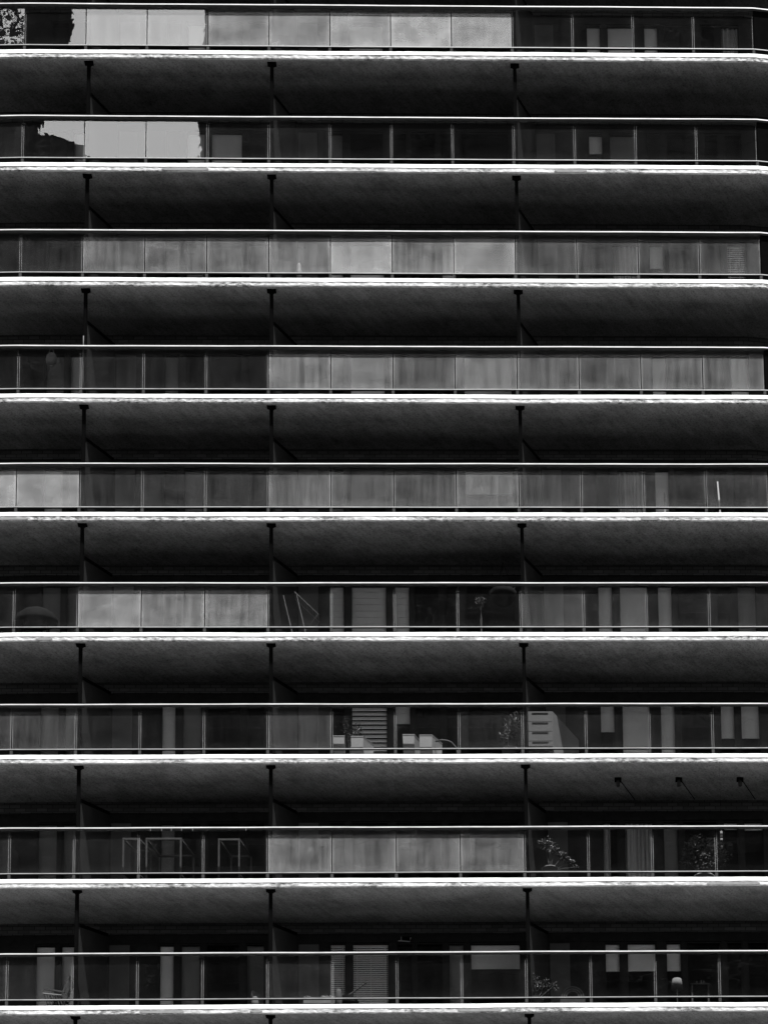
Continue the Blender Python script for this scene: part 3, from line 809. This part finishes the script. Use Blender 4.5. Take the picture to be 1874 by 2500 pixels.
# floor lamp with pale shade
t = thing('standing_lamp', 'standing lamp with pale drum shade near the lowest right window', 'lamp', None, at(9, 8.46, 0.62))
mb = MB(); mb.lathe((0, 0, 0), [(0.12, 0), (0.12, 0.02), (0.02, 0.03)], 20); mb.build('base', M['dark'], t, True)
mb = MB(); mb.tube([(0, 0, 0.03), (0, 0, 0.66)], 0.012, 8); mb.build('pole', M['channel'], t)
mb = MB(); mb.lathe((0, 0, 0.64), [(0.125, 0), (0.105, 0.21), (0.10, 0.21), (0.12, 0.003)], 24); mb.build('lamp_shade', M['cream'], t, True)

# small bottles on a side table
t = thing('side_table', 'small dark side table carrying three pale bottles', 'table', None, at(9, 8.95, 0.80))
mb = MB(); mb.box(-0.2, 0.2, -0.15, 0.15, 0.76, 0.79); mb.build('table_top', M['wood'], t)
for sx in (-0.17, 0.17):
    for sy in (-0.12, 0.12):
        mb = MB(); mb.box(sx - 0.015, sx + 0.015, sy - 0.015, sy + 0.015, 0, 0.76); mb.build('leg', M['wood'], t)
for i, (dx, h, lb) in enumerate(((-0.07, 0.09, 'small pale bottle, leftmost of three on the side table'), (0.03, 0.11, 'tallest pale bottle, middle of three on the side table'), (0.08, 0.10, 'small pale bottle, rightmost of three on the side table'))):
    mb = MB(); mb.lathe((0, 0, 0), [(0.016, 0), (0.017, h * 0.6), (0.007, h * 0.75), (0.008, h)], 12)
    o = mb.build('bottle', M['cream'], None, True); o.location = at(9, 8.95 + dx, 0.74, 0.791); tag(o, lb, 'bottle', 'bottles on the side table')

# wall bracket above the dark door
t = thing('wall_lantern', 'small bent wall lamp bracket above the dark door', 'lamp', None, (2.76, DEPTH + 0.03, Z(9) + HEAD + 0.05))
mb = MB(); mb.tube([(-0.14, -0.12, -0.08), (-0.08, -0.14, -0.09), (0.10, -0.14, -0.11), (0.12, -0.12, -0.01)], 0.012, 8); mb.tube([(-0.08, -0.14, -0.09), (-0.08, -0.1, 0.02)], 0.010, 8); mb.build('bracket', M['channel'], t)
mb = MB(); mb.box(-0.10, 0.13, -0.10, 0.0, -0.02, 0.03); mb.build('mount', M['dark'], t)

# pegs clipped under the handrail
for i, x in enumerate((-2.41, -2.18, -1.98, -1.77, -1.54, -0.44)):
    mb = MB(); mb.hexa([(-0.008, -0.012, -0.05), (0.008, -0.012, -0.05), (0.008, 0.0, -0.05), (-0.008, 0.0, -0.05), (-0.011, -0.016, 0), (0.011, -0.016, 0), (0.011, 0.0, 0), (-0.011, 0.0, 0)])
    o = mb.build('clothes_peg', M['cream']); o.location = (x, -0.078, Z(8) - 0.048)
    tag(o, 'small pale peg clipped under the handrail above the metal racks' if i < 5 else 'pale peg clipped alone at the right, near the post', 'peg', 'pegs clipped under the handrail')

# tall open metal racks
def rack(label, x0, x1, y0, y1, h):
    t = thing('metal_rack', label, 'rack', 'open metal racks', at(8, (x0 + x1) / 2, (y0 + y1) / 2))
    a, b = (x1 - x0) / 2, (y1 - y0) / 2
    for sx in (-a, a):
        for sy in (-b, b):
            mb = MB(); sh = 0.18 if sy > 0 else 0.0
            mb.bar((sx + sh, sy, 0), (sx + sh, sy, h - 0.02), 0.035); mb.build('leg', M['grey'], t)
    mb = MB(); mb.bar((-a - .018, -b, h), (a + .018, -b, h), 0.04); mb.bar((-a + .16, b, h), (a + .2, b, h), 0.04)
    mb.bar((-a, -b, h), (-a + .18, b, h), 0.036); mb.bar((a, -b, h), (a + .18, b, h), 0.036); mb.build('top_frame', M['grey'], t)
    mb = MB(); mb.hexa([(-a, -b, 0.30), (a, -b, 0.30), (a + .18, b, 0.30), (-a + .18, b, 0.30), (-a, -b, 0.32), (a, -b, 0.32), (a + .18, b, 0.32), (-a + .18, b, 0.32)]); mb.build('shelf', M['wood'], t)
rack('narrow open metal rack, leftmost of the three under the pegs', -3.02, -2.70, 0.28, 0.75, 1.08)
rack('widest open metal rack, in the middle under the pegs', -2.54, -1.83, 0.28, 0.95, 1.08)
rack('open metal rack beside the post, right of the widest one', -1.04, -0.62, 0.28, 0.95, 1.06)

# hanging ornament
t = thing('hanging_ornament', 'beaded ornament hanging on a string behind the glass', 'ornament', None, (9.44, 0.12, Z(8) + SOFF))
mb = MB(); mb.tube([(0, 0, -0.003), (0.0, 0, -1.50)], 0.002, 5); mb.build('string', M['dark'], t)
for k in range(5):
    mb = MB(); mb.box(-0.025, 0.025, -0.02, 0.02, -1.58 - 0.08 * k, -1.53 - 0.08 * k); mb.box(-0.005, 0.005, -0.005, 0.005, -1.53 - 0.08 * k, -1.499 - 0.08 * k); mb.build('bead', M['white' if k % 2 == 0 else 'grey'], t)

# pale cane resting against the planters, made-up reading of an unclear curved shape
t = thing('curved_tubing', 'pale curved cane leaning at the right end of the planters', 'tubing', None, at(7, 3.90, 0.46))
mb = MB(); mb.tube([(0.06, 0.0, 0), (0.02, -0.08, 0.40), (-0.08, -0.12, 0.50), (-0.16, -0.13, 0.535), (-0.28, -0.13, 0.55), (-0.42, -0.12, 0.53)], 0.018, 10); mb.build('tubing_body', M['cream'], t, True)

# tall pale drawer cabinet, its side running back to the wall
t = thing('drawer_cabinet', 'tall pale cabinet of drawers standing beside the post', 'cabinet', None, at(7, 5.72, 0.30))
mb = MB(); mb.hexa([(-0.30, 0, 0), (0.24, 0, 0), (0.80, 1.0, 0), (0.26, 1.0, 0), (-0.30, 0, 1.19), (0.24, 0, 1.19), (0.80, 1.0, 1.15), (0.26, 1.0, 1.15)]); mb.build('carcass', M['cab'], t)
for k in range(5):
    mb = MB(); mb.box(-0.28, 0.22, -0.015, -0.001, 0.06 + k * 0.222, 0.06 + k * 0.222 + 0.21); d = mb.build('drawer', M['cab'], t)
    mb = MB(); mb.box(-0.20, 0.14, -0.028, -0.016, 0.06 + k * 0.222 + 0.185, 0.06 + k * 0.222 + 0.197); mb.build('handle', M['grey'], d)

# covered barbecue
t = thing('covered_barbecue', 'rounded dark cover over a barbecue at the left end', 'barbecue', None, at(6, -4.95, 0.48))
mb = MB(); mb.lathe((0, 0, 0.56), [(0.46, 0.0), (0.47, 0.06), (0.40, 0.19), (0.28, 0.29), (0.12, 0.36), (0.02, 0.375)], 26, 0, 1.0, 0.55); mb.build('cover', M['cover'], t, True)
for sx in (-0.25, 0.25):
    for sy in (-0.12, 0.12):
        mb = MB(); mb.tube([(sx * 1.1, sy, 0), (sx, sy, 0.57)], 0.014, 8); mb.build('leg', M['dark'], t)

# folding drying rack
t = thing('drying_rack', 'folding drying rack of thin pale rods behind clear glass', 'rack', None, at(6, 0.66, 0.45))
mb = MB()
for y in (-0.03, 0.25):
    mb.tube([(-0.38, y, 1.18), (-0.12, y, 0.0)], 0.0055, 6); mb.tube([(-0.10, y, 1.20), (0.16, y, 0.0)], 0.0055, 6)
    mb.tube([(-0.14, y, 1.26), (0.36, y, 0.74), (-0.02, y, 0.2)], 0.0055, 6)
for k in range(5):
    q = k / 4; mb.tube([(-0.14 + 0.5 * q, -0.03, 1.26 - 0.52 * q), (-0.14 + 0.5 * q, 0.25, 1.26 - 0.52 * q)], 0.0045, 6)
mb.build('rods', M['rod'], t)

# hanging basket
t = thing('hanging_basket', 'round dark basket hung from the ceiling near the post', 'basket', None, (4.95, 0.42, Z(6) + SOFF))
mb = MB(); mb.lathe((0, 0, -1.68), [(0.05, 0.0), (0.18, 0.05), (0.26, 0.14), (0.29, 0.25), (0.275, 0.25), (0.24, 0.15)], 26); mb.build('bowl', M['cover'], t, True)
for a in (0.3, 2.4, 4.5):
    mb = MB(); mb.tube([(0.28 * math.cos(a), 0.28 * math.sin(a), -1.44), (0, 0, -0.7)], 0.005, 5); mb.build('cord', M['dark'], t)
mb = MB(); mb.tube([(0, 0, -0.7), (0, 0, -0.004)], 0.002, 5); mb.build('hook', M['dark'], t)
mb = MB(); rnd = random.Random(3)
for _ in range(120):
    mb.leaf((rnd.uniform(-.22, .22), rnd.uniform(-.22, .22), -1.42 + rnd.uniform(0, .08)), 0.08, 0, rnd)
mb.build('foliage', M['leaf'], t)
plant('small_plant', 'small dark plant standing left of the hanging basket', 'plant', 6, 4.48, 0.40, [(0, 0, 1.06, 0.09, 70), (-0.02, 0, 0.98, 0.09, 60)], (0.10, 0.2), 0.0, 0.07, 21)

# bag and cable on the fourth balcony
t = thing('hanging_bag', 'pale cloth bag hung from the ceiling behind the glass', 'bag', None, (-4.74, 0.62, Z(4) + SOFF))
mb = MB(); mb.lathe((0, 0, -1.42), [(0.05, 0.0), (0.11, 0.03), (0.125, 0.12), (0.10, 0.22), (0.07, 0.26)], 16, 0, 1.0, 0.5); mb.build('bag_body', M['cream'], t, True)
mb = MB(); mb.tube([(-0.06, 0, -1.18), (-0.03, 0, -1.05), (0, 0, -1.0), (0.03, 0, -1.05), (0.06, 0, -1.18)], 0.008, 6); mb.tube([(0, 0, -1.0), (0, 0, -0.004)], 0.002, 5); mb.build('strap', M['cream'], t)
mb = MB(); mb.tube([(0, 0, 0), (0.003, 0, 0.4), (0, 0, 1.15), (0, 0, 1.45)], 0.010, 8)
o = mb.build('pale_rod', M['cream'], None, True); o.location = at(4, -3.955, 0.035, 0.0); tag(o, 'thin pale rod standing upright in front of the left post', 'rod')

# small things on the upper balconies
mb = MB(); mb.lathe((0, 0, 0), [(0.05, 0), (0.06, 0.34), (0.045, 0.42), (0.055, 0.46), (0.02, 0.53)], 16)
o = mb.build('white_urn', M['white'], None, True); o.location = at(3, 0.64, 0.16); tag(o, 'small white urn standing against the hazy glass', 'urn')
mb = MB(); mb.lathe((0, 0, 0), [(0.055, 0), (0.055, 0.03), (0.014, 0.05), (0.011, 0.40), (0.020, 0.41), (0.016, 0.60), (0.004, 0.64)], 14)
o = mb.build('candle_holder', M['white'], None, True); o.location = at(5, 8.43, 0.16); tag(o, 'tall thin white candle in its holder behind hazy glass', 'candle')
mb = MB(); mb.hexa([(0.0, -0.02, 0), (0.035, -0.02, 0), (0.035, 0.0, 0), (0.0, 0.0, 0), (-0.04, 0.06, 0.98), (-0.01, 0.06, 0.98), (-0.01, 0.08, 0.98), (-0.04, 0.08, 0.98)])
o = mb.build('white_plank', M['white']); o.location = at(5, 9.61, 0.22); tag(o, 'narrow white plank leaning upright near the right end', 'plank')

# ceiling lamps with their conduits
for i, x in enumerate((7.32, 8.61, 9.91)):
    t = thing('ceiling_lamp', ('small ceiling spot lamp nearest the post', 'small ceiling spot lamp, middle one of three on the soffit', 'small ceiling spot lamp farthest right on the soffit')[i], 'lamp', 'spot lamps on one soffit', (x, 0.66, 2 * H - 1.302))
    mb = MB(); mb.box(-0.07, 0.07, -0.07, 0.07, -0.035, 0); mb.build('mount', M['dark'], t)
    mb = MB(); mb.lathe((0, 0, -0.16), [(0.038, 0), (0.042, 0.06), (0.035, 0.126)], 14); mb.build('lamp_head', M['grey'], t, True)
    mb = MB(); mb.tube([(0.06, 0.06, -0.012), (0.38, 0.77, -0.012)], 0.010, 6); mb.build('conduit', M['dark'], t)
